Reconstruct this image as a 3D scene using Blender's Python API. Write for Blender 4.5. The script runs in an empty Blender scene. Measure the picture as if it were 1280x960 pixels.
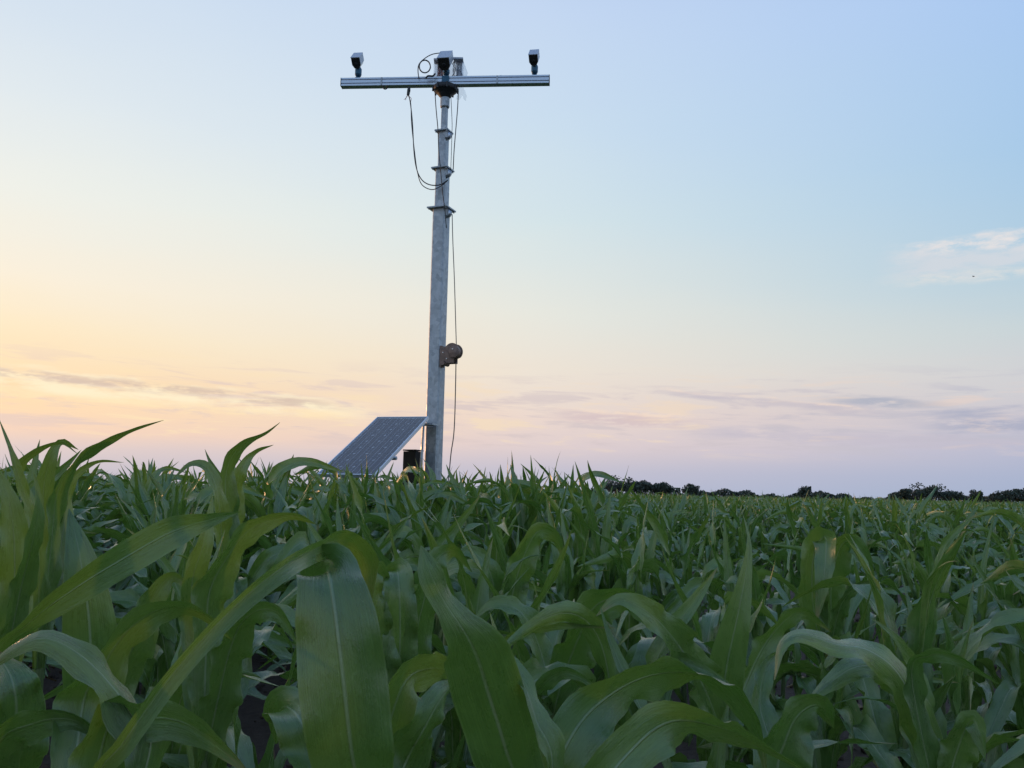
import bpy, math, random
import numpy as np
from mathutils import Vector, Matrix
rng = np.random.default_rng(11)
random.seed(11)
SC = bpy.context.scene
COL = SC.collection
rad = math.radians

# ------------------------------------------------------------------ camera
PITCH, ROLL, FPX, EYE = rad(7.2), rad(1.2), 1065.0, 1.12
CF = np.array([0, math.cos(PITCH), math.sin(PITCH)])
_U0 = np.array([0, -math.sin(PITCH), math.cos(PITCH)]); _R0 = np.array([1.0, 0, 0])
CR = _R0*math.cos(ROLL) + _U0*math.sin(ROLL)
CU = _U0*math.cos(ROLL) - _R0*math.sin(ROLL)
CC = np.array([0, 0, EYE])
cd = bpy.data.cameras.new('camera'); cam = bpy.data.objects.new('camera', cd); COL.objects.link(cam)
cd.sensor_width = 36; cd.lens = 36*FPX/1280; cd.clip_start = 0.02; cd.clip_end = 6000
m = Matrix.Identity(4)
for i in range(3):
    m[i][0] = CR[i]; m[i][1] = CU[i]; m[i][2] = -CF[i]; m[i][3] = CC[i]
cam.matrix_world = m
SC.camera = cam

# ------------------------------------------------------------------ colour management
SC.view_settings.view_transform = 'Standard'; SC.view_settings.look = 'None'
SC.view_settings.exposure = 0.0; SC.view_settings.gamma = 1.0
SC.view_settings.use_curve_mapping = False
SC.render.engine = 'CYCLES'
SC.cycles.max_bounces = 5; SC.cycles.diffuse_bounces = 2; SC.cycles.glossy_bounces = 2; SC.cycles.transmission_bounces = 4; SC.cycles.transparent_max_bounces = 8
SC.cycles.use_denoising = True; SC.cycles.use_adaptive_sampling = True; SC.cycles.adaptive_threshold = 0.02

# ------------------------------------------------------------------ node helpers
def lin(r, g, b):
    f = lambda c: (c/255/12.92) if c/255 <= 0.04045 else ((c/255+0.055)/1.055)**2.4
    return (f(r), f(g), f(b), 1)
class NT:
    def __init__(s, tree): s.t = tree; s.n = tree.nodes; s.l = tree.links
    def new(s, typ, **kw):
        n = s.n.new(typ)
        for k, v in kw.items(): setattr(n, k, v)
        return n
    def put(s, sock, v):
        if v is None: return
        if isinstance(v, bpy.types.NodeSocket): s.l.new(v, sock)
        else: sock.default_value = v
    def M(s, op, a, b=None, c=None, clamp=False):
        n = s.new('ShaderNodeMath', operation=op, use_clamp=clamp)
        s.put(n.inputs[0], a); s.put(n.inputs[1], b); s.put(n.inputs[2], c)
        return n.outputs[0]
    def mix(s, f, a, b, blend='MIX'):
        n = s.new('ShaderNodeMix', data_type='RGBA', blend_type=blend)
        s.put(n.inputs[0], f); s.put(n.inputs[6], a); s.put(n.inputs[7], b)
        return n.outputs[2]
    def sm(s, v, a, b, lo=0.0, hi=1.0):
        n = s.new('ShaderNodeMapRange', interpolation_type='SMOOTHSTEP')
        s.put(n.inputs[0], v); n.inputs[1].default_value = a; n.inputs[2].default_value = b
        n.inputs[3].default_value = lo; n.inputs[4].default_value = hi
        return n.outputs[0]
    def ramp(s, v, stops, interp='LINEAR'):
        n = s.new('ShaderNodeValToRGB'); r = n.color_ramp; r.interpolation = interp
        while len(r.elements) < len(stops): r.elements.new(0.5)
        for e, (p, c) in zip(r.elements, sorted(stops, key=lambda q: q[0])): e.position = p; e.color = c
        s.put(n.inputs[0], v); return n.outputs[0]
    def noise(s, vec, scale, detail=3, rough=0.5, dist=0.0):
        n = s.new('ShaderNodeTexNoise'); s.put(n.inputs['Vector'], vec)
        n.inputs['Scale'].default_value = scale; n.inputs['Detail'].default_value = detail
        n.inputs['Roughness'].default_value = rough; n.inputs['Distortion'].default_value = dist
        return n.outputs[0]
    def xyz(s, x, y, z=0.0):
        n = s.new('ShaderNodeCombineXYZ'); s.put(n.inputs[0], x); s.put(n.inputs[1], y); s.put(n.inputs[2], z)
        return n.outputs[0]

# ------------------------------------------------------------------ world: low sun sky with a haze bank and thin clouds
SUN_AZ, SUN_EL = -50.0, 3.0            # degrees; azimuth measured clockwise from +Y
w = bpy.data.worlds.new('World'); SC.world = w; w.use_nodes = True
N = NT(w.node_tree); N.n.clear()
sky = N.new('ShaderNodeTexSky', sky_type='NISHITA', sun_disc=False)
sky.sun_elevation = rad(SUN_EL); sky.sun_rotation = rad(SUN_AZ); sky.air_density = 1.0; sky.dust_density = 1.5; sky.ozone_density = 2.0
tc = N.new('ShaderNodeTexCoord'); sp = N.new('ShaderNodeSeparateXYZ'); N.l.new(tc.outputs['Generated'], sp.inputs[0])
X, Y, Z = sp.outputs
el = N.M('MULTIPLY', N.M('ARCSINE', Z), 180/math.pi)
az = N.M('MULTIPLY', N.M('ARCTAN2', X, Y), 180/math.pi)
cosd = N.M('COSINE', N.M('MULTIPLY', N.M('SUBTRACT', az, SUN_AZ), math.pi/180))
sunf = N.new('ShaderNodeMapRange'); N.put(sunf.inputs[0], cosd)
sunf.inputs[1].default_value = 0.12; sunf.inputs[2].default_value = 0.96
sunf = sunf.outputs[0]
wob = N.M('MULTIPLY', N.M('SUBTRACT', N.noise(N.xyz(N.M('MULTIPLY', az, 0.06), N.M('MULTIPLY', el, 0.25)), 1.0, 3), 0.5), 2.2)
elw = N.M('ADD', el, N.M('MULTIPLY', wob, N.sm(el, 1, 6)))
e90 = N.M('DIVIDE', elw, 90.0)
def st(lst): return [(max(0, e/90), lin(*c)) for e, c in lst]
warm = N.ramp(e90, st([(0, (190, 186, 202)), (1.0, (204, 197, 206)), (2.2, (224, 205, 202)), (3.2, (247, 213, 188)), (4.4, (255, 221, 180)), (6, (255, 223, 179)), (9, (254, 234, 199)),
                       (12, (251, 239, 218)), (17, (240, 241, 233)), (22, (227, 235, 239)), (30, (207, 223, 241)), (50, (168, 194, 235)), (90, (120, 154, 212))]))
mid = N.ramp(e90, st([(0, (184, 188, 210)), (1.5, (198, 194, 209)), (3, (224, 207, 208)), (5, (236, 216, 206)), (8, (238, 227, 213)), (12, (232, 232, 223)),
                      (18, (214, 229, 233)), (24, (204, 223, 239)), (31, (197, 216, 242)), (50, (158, 187, 233)), (90, (114, 150, 210))]))
cool = N.ramp(e90, st([(0, (162, 178, 206)), (1.5, (170, 181, 208)), (3, (184, 187, 209)), (5, (202, 198, 208)), (7.5, (208, 209, 213)), (10, (199, 212, 217)),
                       (14, (178, 206, 224)), (20, (168, 202, 233)), (29, (170, 201, 242)), (50, (144, 178, 231)), (90, (110, 148, 208))]))
f1 = N.M('DIVIDE', sunf, 0.6, clamp=True); f2 = N.M('MULTIPLY', N.M('SUBTRACT', sunf, 0.6), 2.5, clamp=True)
grad = N.mix(f2, N.mix(f1, cool, mid), warm)
# thin high cloud: broad faint streaks low in the sky
wis = N.noise(N.xyz(N.M('MULTIPLY', az, 0.15), N.M('MULTIPLY', N.M('ADD', el, N.M('MULTIPLY', az, 0.03)), 1.25)), 1.0, 4, 0.6, 0.4)
wband = N.M('MULTIPLY', N.sm(el, 2.0, 3.8), N.sm(el, 9.0, 5.5))
wf = N.M('MULTIPLY', N.M('MULTIPLY', N.sm(wis, 0.50, 0.64), wband), 0.75)
grad = N.mix(wf, grad, N.mix(sunf, lin(186, 188, 204), lin(228, 204, 196)))
wf2 = N.M('MULTIPLY', N.M('MULTIPLY', N.sm(wis, 0.46, 0.33), wband), 0.70)
grad = N.mix(wf2, grad, N.mix(sunf, lin(226, 208, 204), lin(255, 230, 186)))
def streak(g, a0, e0, a1, e1, thick, col, amt, seed, edge=None, thr=(0.38, 0.62), sx=0.22, sy=1.4):
    """a long thin cloud between two sky directions (azimuth, elevation in degrees)"""
    k = (e1-e0)/(a1-a0)
    nz = N.noise(N.xyz(N.M('MULTIPLY', az, sx), N.M('MULTIPLY', el, sy), seed), 1.0, 4, 0.62, 0.3)
    d = N.M('SUBTRACT', el, N.M('ADD', N.M('MULTIPLY', N.M('SUBTRACT', az, a0), k), e0))
    d = N.M('ADD', d, N.M('MULTIPLY', N.M('SUBTRACT', nz, 0.5), thick*2.2))
    nz2 = N.noise(N.xyz(N.M('MULTIPLY', az, sx*1.8), N.M('MULTIPLY', el, sy*1.3), seed+7), 1.0, 4, 0.65)
    body = N.M('MULTIPLY', N.sm(N.M('ABSOLUTE', d), thick, thick*0.15), N.sm(nz2, *thr))
    win = N.M('MULTIPLY', N.sm(az, a0-1.5, a0+2.5), N.sm(az, a1+1.5, a1-4.0))
    body = N.M('MULTIPLY', body, win)
    if edge:
        up = N.M('MULTIPLY', N.sm(N.M('ABSOLUTE', N.M('SUBTRACT', d, thick*0.75)), thick*0.7, 0.0), win)
        g = N.mix(N.M('MULTIPLY', N.M('MULTIPLY', up, N.sm(nz2, 0.40, 0.62)), 0.75), g, edge)
    return N.mix(N.M('MULTIPLY', body, amt), g, col)
grad = streak(grad, -52, 6.6, -9, 4.9, 0.75, lin(255, 240, 206), 0.9, 51.0, thr=(0.30, 0.55), sx=0.14, sy=0.8)
grad = streak(grad, -52, 7.3, -11, 5.35, 0.42, lin(212, 190, 176), 0.8, 3.0, edge=lin(255, 240, 208), thr=(0.36, 0.55), sx=0.16, sy=1.0)
grad = streak(grad, -40, 5.2, -10, 4.6, 0.45, lin(255, 230, 188), 0.8, 5.5, thr=(0.35, 0.6))
grad = streak(grad, 10, 6.8, 24, 5.2, 0.30, lin(198, 190, 200), 0.65, 11.0, edge=lin(244, 222, 206), thr=(0.30, 0.5))
grad = streak(grad, 20.5, 6.2, 27.5, 5.6, 0.45, lin(172, 177, 194), 0.85, 14.0, thr=(0.28, 0.5))
grad = streak(grad, 26, 4.6, 60, 4.2, 0.9, lin(170, 174, 196), 0.85, 21.0, thr=(0.30, 0.55))
grad = streak(grad, 3, 5.1, 13, 4.6, 0.5, lin(212, 192, 196), 0.75, 25.0, edge=lin(250, 224, 200), thr=(0.30, 0.5))
grad = streak(grad, 12, 4.2, 34, 3.2, 0.6, lin(196, 190, 204), 0.6, 27.0, thr=(0.30, 0.5))
grad = streak(grad, 25, 15.0, 60, 15.6, 0.8, lin(230, 226, 226), 1.0, 31.0, thr=(0.34, 0.62), sx=0.3, sy=1.1)
grad = streak(grad, 24.5, 13.4, 60, 12.6, 0.6, lin(222, 223, 222), 0.8, 36.0, thr=(0.30, 0.6), sx=0.25, sy=1.2)
grad = streak(grad, 24.5, 14.2, 60, 13.9, 1.1, lin(212, 217, 224), 0.85, 41.0, thr=(0.25, 0.5), sx=0.25, sy=1.0)
gs = N.new('ShaderNodeVectorMath', operation='SCALE'); N.l.new(grad, gs.inputs[0]); gs.inputs['Scale'].default_value = 10.6
tot = N.mix(0.93, sky.outputs[0], gs.outputs[0])
bg = N.new('ShaderNodeBackground'); N.l.new(tot, bg.inputs[0]); bg.inputs[1].default_value = 0.1
w.cycles.sampling_method = 'MANUAL'; w.cycles.sample_map_resolution = 256
wo = N.new('ShaderNodeOutputWorld'); N.l.new(bg.outputs[0], wo.inputs[0])

# ------------------------------------------------------------------ the low sun, left of the frame
sl = bpy.data.lights.new('sun', 'SUN'); so = bpy.data.objects.new('sun', sl); COL.objects.link(so)
sl.energy = 1.5; sl.angle = rad(1.5); sl.color = (1.0, 0.50, 0.24)
sd = Vector((math.sin(rad(SUN_AZ))*math.cos(rad(SUN_EL)), math.cos(rad(SUN_AZ))*math.cos(rad(SUN_EL)), math.sin(rad(SUN_EL))))
so.rotation_euler = sd.to_track_quat('Z', 'Y').to_euler(); so.location = (-20, 20, 10)

# ------------------------------------------------------------------ materials
def mat(name):
    m = bpy.data.materials.new(name); m.use_nodes = True
    n = NT(m.node_tree); n.n.clear()
    out = n.new('ShaderNodeOutputMaterial')
    p = n.new('ShaderNodeBsdfPrincipled')
    n.l.new(p.outputs[0], out.inputs[0])
    return m, n, p, out
def simple(name, col, rough=0.5, metal=0.0, var=0.15, scale=20.0, bump=0.0, stretch=(1, 1, 1)):
    m, n, p, out = mat(name)
    t = n.new('ShaderNodeTexCoord'); mp = n.new('ShaderNodeMapping'); mp.inputs['Scale'].default_value = stretch
    n.l.new(t.outputs['Object'], mp.inputs[0])
    nz = n.noise(mp.outputs[0], scale, 5, 0.6)
    c1 = tuple(c*(1-var) for c in col)+(1,); c2 = tuple(min(1, c*(1+var)) for c in col)+(1,)
    n.l.new(n.mix(n.sm(nz, 0.3, 0.7), c1, c2), p.inputs['Base Color'])
    n.l.new(n.sm(nz, 0.2, 0.8, rough-0.08, min(1, rough+0.12)), p.inputs['Roughness'])
    p.inputs['Metallic'].default_value = metal
    if bump:
        b = n.new('ShaderNodeBump'); b.inputs['Strength'].default_value = bump; b.inputs['Distance'].default_value = 0.01
        n.l.new(nz, b.inputs['Height']); n.l.new(b.outputs[0], p.inputs['Normal'])
    return m
def galvanised():
    m, n, p, out = mat('galvanised_steel')
    t = n.new('ShaderNodeTexCoord')
    v = n.new('ShaderNodeTexVoronoi'); v.inputs['Scale'].default_value = 22; n.l.new(t.outputs['Object'], v.inputs['Vector'])
    nz = n.noise(t.outputs['Object'], 7, 6, 0.65, 1.2)
    f = n.M('ADD', n.M('MULTIPLY', v.outputs['Color'], 0.35), n.M('MULTIPLY', nz, 0.75))
    n.l.new(n.ramp(f, [(0.25, (0.24, 0.27, 0.30, 1)), (0.5, (0.38, 0.42, 0.46, 1)), (0.8, (0.55, 0.59, 0.63, 1))]), p.inputs['Base Color'])
    p.inputs['Metallic'].default_value = 0.4
    n.l.new(n.sm(nz, 0.3, 0.7, 0.38, 0.62), p.inputs['Roughness'])
    return m
MAT = {}
MAT['galv'] = galvanised()
MAT['alu'] = simple('brushed_aluminium', (0.56, 0.62, 0.70), 0.38, 0.7, 0.08, 30, stretch=(0.2, 6, 6))
MAT['alu_dark'] = simple('dark_slot', (0.05, 0.06, 0.075), 0.5, 0.3)
MAT['black'] = simple('black_plastic', (0.018, 0.019, 0.022), 0.45)
MAT['headblack'] = simple('black_head_metal', (0.022, 0.025, 0.03), 0.5, 0.2)
MAT['cable'] = simple('cable_rubber', (0.03, 0.032, 0.035), 0.5)
MAT['wire'] = simple('steel_wire', (0.12, 0.11, 0.10), 0.5, 0.4)
MAT['housing'] = simple('camera_housing_paint', (0.42, 0.46, 0.52), 0.35, 0.1, 0.06, 40)
MAT['joint'] = simple('blue_anodised_joint', (0.03, 0.10, 0.16), 0.35, 0.4, 0.2)
MAT['winch'] = simple('brown_winch_paint', (0.22, 0.145, 0.115), 0.55, 0.1, 0.3, 25)
MAT['bolt'] = simple('zinc_bolt', (0.75, 0.75, 0.74), 0.3, 0.5)
MAT['cell'] = simple('silicon_cell', (0.018, 0.023, 0.040), 0.2, 0.0, 0.15, 3)
MAT['backsheet'] = simple('panel_backsheet', (0.32, 0.34, 0.37), 0.4)
MAT['busbar'] = simple('busbar', (0.40, 0.43, 0.48), 0.35, 0.5)
MAT['box'] = simple('black_box', (0.012, 0.012, 0.012), 0.6)
MAT['bark'] = simple('bark', (0.06, 0.045, 0.035), 0.9, 0, 0.3, 3)
MAT['stalk'] = simple('corn_stalk_green', (0.085, 0.125, 0.04), 0.5, 0, 0.3, 18, 0.2, (8, 8, 0.7))
MAT['bird'] = simple('bird_feathers', (0.02, 0.02, 0.022), 0.7)
MAT['strip'] = simple('red_wire', (0.32, 0.09, 0.08), 0.5)
def plexi():
    m, n, p, out = mat('clear_plastic')
    p.inputs['Base Color'].default_value = (0.8, 0.85, 0.9, 1); p.inputs['Roughness'].default_value = 0.12
    tr = n.new('ShaderNodeBsdfTransparent'); tr.inputs[0].default_value = (0.93, 0.95, 0.97, 1)
    mx = n.new('ShaderNodeMixShader'); mx.inputs[0].default_value = 0.20
    n.l.new(tr.outputs[0], mx.inputs[1]); n.l.new(p.outputs[0], mx.inputs[2]); n.l.new(mx.outputs[0], out.inputs[0])
    return m
MAT['plexi'] = plexi()
def leafmat():
    m, n, p, out = mat('corn_leaf')
    uvn = n.new('ShaderNodeUVMap'); uvn.uv_map = 'UVMap'
    s = n.new('ShaderNodeSeparateXYZ'); n.l.new(uvn.outputs[0], s.inputs[0]); u, v = s.outputs[0], s.outputs[1]
    oi = n.new('ShaderNodeObjectInfo'); g = n.new('ShaderNodeNewGeometry')
    rnd = n.M('FRACT', n.M('ADD', n.M('MULTIPLY', oi.outputs['Random'], 3.7), g.outputs['Random Per Island']))
    rnd2 = n.M('FRACT', n.M('MULTIPLY', rnd, 7.31))
    off = n.M('MULTIPLY', rnd, 40.0)
    au = n.M('ABSOLUTE', n.M('SUBTRACT', u, 0.5))
    # long fine veins running along the blade, plus blotches
    vein = n.noise(n.xyz(n.M('MULTIPLY', u, 60), n.M('MULTIPLY', v, 2.0), off), 1.0, 3, 0.6)
    blot = n.noise(n.xyz(n.M('MULTIPLY', u, 3), n.M('MULTIPLY', v, 9), off), 1.0, 5, 0.6)
    dark = n.mix(rnd, (0.036, 0.088, 0.026, 1), (0.078, 0.150, 0.028, 1))
    lite = n.mix(rnd, (0.090, 0.182, 0.050, 1), (0.172, 0.275, 0.052, 1))
    base = n.mix(n.sm(blot, 0.3, 0.72), dark, lite)
    base = n.mix(n.M('MULTIPLY', n.sm(vein, 0.42, 0.66), 0.45), base, (0.14, 0.25, 0.075, 1))
    fine = n.noise(n.xyz(n.M('MULTIPLY', u, 150), n.M('MULTIPLY', v, 3.0), off), 1.0, 2, 0.5)
    base = n.mix(n.M('MULTIPLY', n.sm(fine, 0.50, 0.36), 0.40), base, (0.030, 0.075, 0.030, 1))
    fleck = n.noise(n.xyz(n.M('MULTIPLY', u, 26), n.M('MULTIPLY', v, 110), off), 1.0, 2, 0.5)
    base = n.mix(n.M('MULTIPLY', n.sm(fleck, 0.74, 0.80), 0.5), base, (0.30, 0.33, 0.20, 1))
    # young yellow-green base of the blade
    base = n.mix(n.M('MULTIPLY', n.sm(v, 0.22, 0.0), 0.55), base, (0.13, 0.19, 0.05, 1))
    rib = n.M('MULTIPLY', n.sm(au, 0.034, 0.010), n.sm(v, 0.98, 0.5, 0.15, 0.75))
    base = n.mix(rib, base, (0.34, 0.42, 0.25, 1))
    edge = n.M('MULTIPLY', n.sm(au, 0.470, 0.497), 0.45)
    base = n.mix(edge, base, (0.24, 0.30, 0.14, 1))
    # withered tips and scorched margins on some leaves
    scn = n.noise(n.xyz(n.M('MULTIPLY', u, 4), n.M('MULTIPLY', v, 14), n.M('ADD', off, 9)), 1.0, 4, 0.6)
    tipa = n.sm(n.M('ADD', v, n.M('MULTIPLY', scn, 0.16)), 0.98, 1.06)
    dry = n.M('MULTIPLY', tipa, n.sm(rnd2, 0.52, 0.7))
    spot = n.M('MULTIPLY', n.M('MULTIPLY', n.sm(scn, 0.66, 0.74), n.sm(rnd2, 0.62, 0.8)), 0.8)
    dry = n.M('MAXIMUM', dry, spot)
    base = n.mix(dry, base, (0.36, 0.25, 0.12, 1))
    # the underside is paler and duller
    base = n.mix(n.M('MULTIPLY', g.outputs['Backfacing'], 0.35), base, (0.10, 0.175, 0.055, 1))
    n.l.new(base, p.inputs['Base Color'])
    n.l.new(n.sm(blot, 0.2, 0.8, 0.22, 0.36), p.inputs['Roughness'])
    p.inputs['Specular IOR Level'].default_value = 0.7; p.inputs['Coat Weight'].default_value = 0.30; p.inputs['Coat Roughness'].default_value = 0.27
    b = n.new('ShaderNodeBump'); b.inputs['Strength'].default_value = 0.6; b.inputs['Distance'].default_value = 0.004
    n.l.new(n.M('ADD', n.M('SUBTRACT', n.M('MULTIPLY', vein, 0.5), rib), n.M('MULTIPLY', blot, 1.6)), b.inputs['Height']); n.l.new(b.outputs[0], p.inputs['Normal'])
    t = n.new('ShaderNodeBsdfTranslucent')
    n.l.new(n.mix(rnd, (0.13, 0.29, 0.03, 1), (0.20, 0.36, 0.04, 1)), t.inputs[0])
    mx = n.new('ShaderNodeMixShader'); n.put(mx.inputs[0], n.M('SUBTRACT', 0.24, n.M('MULTIPLY', rib, 0.12)))
    n.l.new(p.outputs[0], mx.inputs[1]); n.l.new(t.outputs[0], mx.inputs[2]); n.l.new(mx.outputs[0], out.inputs[0])
    return m
MAT['leaf'] = leafmat()
def drymat():
    return simple('withered_leaf', (0.22, 0.16, 0.085), 0.8, 0, 0.35, 30)
MAT['dry'] = drymat()
def treeleaf():
    m, n, p, out = mat('tree_foliage')
    g = n.new('ShaderNodeNewGeometry')
    n.l.new(n.ramp(g.outputs['Random Per Island'], [(0, (0.034, 0.050, 0.036, 1)), (0.6, (0.050, 0.072, 0.048, 1)), (1, (0.075, 0.098, 0.062, 1))]), p.inputs['Base Color'])
    p.inputs['Roughness'].default_value = 0.7
    return m
MAT['treeleaf'] = treeleaf()
def soil():
    m, n, p, out = mat('dry_soil')
    t = n.new('ShaderNodeTexCoord')
    a = n.noise(t.outputs['Object'], 1.3, 5, 0.6); b = n.noise(t.outputs['Object'], 22, 8, 0.7)
    f = n.M('ADD', n.M('MULTIPLY', a, 0.5), n.M('MULTIPLY', b, 0.5))
    n.l.new(n.ramp(f, [(0.3, (0.038, 0.025, 0.018, 1)), (0.5, (0.078, 0.053, 0.038, 1)), (0.7, (0.14, 0.10, 0.075, 1))]), p.inputs['Base Color'])
    p.inputs['Roughness'].default_value = 0.95
    bp = n.new('ShaderNodeBump'); bp.inputs['Strength'].default_value = 0.8; bp.inputs['Distance'].default_value = 0.03
    n.l.new(b, bp.inputs['Height']); n.l.new(bp.outputs[0], p.inputs['Normal'])
    return m
MAT['soil'] = soil()

# ------------------------------------------------------------------ mesh helpers
class MB:
    def __init__(s): s.v = []; s.f = []; s.uv = None
    def add(s, vs, fs):
        o = len(s.v); s.v += [tuple(map(float, q)) for q in vs]; s.f += [tuple(i+o for i in q) for q in fs]; return s
    def box(s, c, size, R=None):
        c = np.array(c, float); h = np.array(size, float)/2
        vs = np.array([(x, y, z) for x in (-1, 1) for y in (-1, 1) for z in (-1, 1)])*h
        if R is not None: vs = vs @ np.array(R).T
        return s.add(vs+c, [(0, 1, 3, 2), (4, 6, 7, 5), (0, 4, 5, 1), (2, 3, 7, 6), (0, 2, 6, 4), (1, 5, 7, 3)])
    def frustum(s, c, h0, h1, height, R=None):
        """square taper: half sizes h0 at the bottom, h1 at the top"""
        vs = np.array([(-h0, -h0, 0), (h0, -h0, 0), (h0, h0, 0), (-h0, h0, 0), (-h1, -h1, height), (h1, -h1, height), (h1, h1, height), (-h1, h1, height)])
        if R is not None: vs = vs @ np.array(R).T
        return s.add(vs+np.array(c), [(3, 2, 1, 0), (4, 5, 6, 7), (0, 1, 5, 4), (1, 2, 6, 5), (2, 3, 7, 6), (3, 0, 4, 7)])
    def prism(s, poly, a, b, o, ex, ey, ez):
        """polygon (2D) in the ex,ey plane at o, extruded from a to b along ez"""
        o, ex, ey, ez = (np.array(q, float) for q in (o, ex, ey, ez)); n = len(poly)
        vs = [o+ex*x+ey*y+ez*a for x, y in poly]+[o+ex*x+ey*y+ez*b for x, y in poly]
        fs = [tuple(range(n))[::-1], tuple(range(n, 2*n))]+[(i, (i+1) % n, n+(i+1) % n, n+i) for i in range(n)]
        return s.add(vs, fs)
    def lathe(s, prof, o, ax=(0, 0, 1), seg=20):
        ax = np.array(ax, float); ax /= np.linalg.norm(ax)
        t = np.array([1, 0, 0]) if abs(ax[0]) < .9 else np.array([0, 1, 0]); e1 = np.cross(ax, t); e1 /= np.linalg.norm(e1); e2 = np.cross(ax, e1)
        vs = []
        for r, h in prof:
            for k in range(seg):
                a = 2*math.pi*k/seg; vs.append(np.array(o)+ax*h+(e1*math.cos(a)+e2*math.sin(a))*r)
        fs = [(i*seg+k, i*seg+(k+1) % seg, (i+1)*seg+(k+1) % seg, (i+1)*seg+k) for i in range(len(prof)-1) for k in range(seg)]
        fs += [tuple(range(seg))[::-1], tuple((len(prof)-1)*seg+k for k in range(seg))]
        return s.add(vs, fs)
    def tube(s, pts, r, seg=6):
        pts = np.array(pts, float); n = len(pts); rr = np.full(n, r) if np.isscalar(r) else np.array(r)
        T = np.gradient(pts, axis=0); T /= np.linalg.norm(T, axis=1)[:, None]
        e = np.cross(T[0], [0.3, 1, 0.2]); e /= np.linalg.norm(e); vs = []
        for i in range(n):
            e = e-T[i]*(e@T[i]); e /= np.linalg.norm(e); g = np.cross(T[i], e)
            for k in range(seg):
                a = 2*math.pi*k/seg; vs.append(pts[i]+(e*math.cos(a)+g*math.sin(a))*rr[i])
        fs = [(i*seg+k, i*seg+(k+1) % seg, (i+1)*seg+(k+1) % seg, (i+1)*seg+k) for i in range(n-1) for k in range(seg)]
        fs += [tuple(range(seg))[::-1], tuple((n-1)*seg+k for k in range(seg))]
        return s.add(vs, fs)
    def mesh(s, name, origin=(0, 0, 0), mt=None, smooth=False):
        me = bpy.data.meshes.new(name)
        o = np.array(origin)
        me.from_pydata([tuple(np.array(q)-o) for q in s.v], [], s.f); me.update()
        if mt: me.materials.append(MAT[mt])
        if smooth: me.polygons.foreach_set('use_smooth', [True]*len(me.polygons))
        return me
def world_of(o):
    p = np.zeros(3)
    while o is not None: p += np.array(o.location); o = o.parent
    return p
def part(name, mb, mt, parent, smooth=False):
    """a mesh given in world coordinates, stored relative to its (unrotated) parent"""
    o = bpy.data.objects.new(name, mb.mesh(name, world_of(parent), mt, smooth)); COL.objects.link(o); o.parent = parent
    return o
def tag(o, label, cat, group=None, kind=None):
    o['label'] = label; o['category'] = cat
    if group: o['group'] = group
    if kind: o['kind'] = kind
    return o
def thing(name, loc, label, cat, group=None):
    o = bpy.data.objects.new(name, None); COL.objects.link(o); o.location = loc; o.empty_display_size = 0.1
    return tag(o, label, cat, group)
def solo(name, mb, mt, label, cat, group=None, smooth=False, origin=None):
    org = np.array(mb.v[0]) if origin is None else np.array(origin)
    o = bpy.data.objects.new(name, mb.mesh(name, org, mt, smooth)); COL.objects.link(o); o.location = org
    return tag(o, label, cat, group)
def ray(px, py): return CF + CR*(px-640)/FPX - CU*(py-480)/FPX
def PD(px, py, d): return CC + d*ray(px, py)               # point at a depth
def PY(px, py, yy): v = ray(px, py); return CC + v*(yy/v[1])   # point on the plane y = yy
def spline(pts, n):
    pts = np.array(pts, float); k = len(pts)
    P = np.vstack([2*pts[0]-pts[1], pts, 2*pts[-1]-pts[-2]]); out = []
    for t in np.linspace(0, k-1-1e-9, n):
        i = int(t); f = t-i; a, b, c, d = P[i], P[i+1], P[i+2], P[i+3]
        out.append(0.5*((2*b)+(-a+c)*f+(2*a-5*b+4*c-d)*f*f+(-a+3*b-3*c+d)*f**3))
    return np.array(out)

# ------------------------------------------------------------------ ground: one sheet to the horizon, clods and furrows near the camera
def hnoise(x, y):
    h = 0.012*np.sin(x*3.1+np.sin(y*2.3)*1.5)*np.cos(y*2.7+x) + 0.008*np.sin(x*9.3+y*4.1)*np.cos(y*8.7-x*3.3)
    return h
ax_ = np.concatenate([-np.geomspace(3000, 12.5, 18), np.linspace(-12, 12, 140), np.geomspace(12.5, 3000, 18)])
ay_ = np.concatenate([-np.geomspace(3000, 4.2, 14), np.linspace(-4, 18, 130), np.geomspace(18.5, 3000, 20)])
gx, gy = np.meshgrid(ax_, ay_, indexing='ij')
near = np.clip((16-np.hypot(gx, gy-5))/6, 0, 1)
gz = (hnoise(gx, gy)+rng.normal(0, 0.006, gx.shape))*near
vs = np.stack([gx, gy, gz], -1).reshape(-1, 3); nx, ny = gx.shape
ii = (np.arange(nx-1)[:, None]*ny+np.arange(ny-1)[None]).ravel()
fs = np.stack([ii, ii+ny, ii+ny+1, ii+1], 1)
me = bpy.data.meshes.new('ground'); me.from_pydata(vs.tolist(), [], fs.tolist()); me.materials.append(MAT['soil'])
me.polygons.foreach_set('use_smooth', [True]*len(me.polygons))
ground = bpy.data.objects.new('ground', me); COL.objects.link(ground); ground['kind'] = 'structure'
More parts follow.
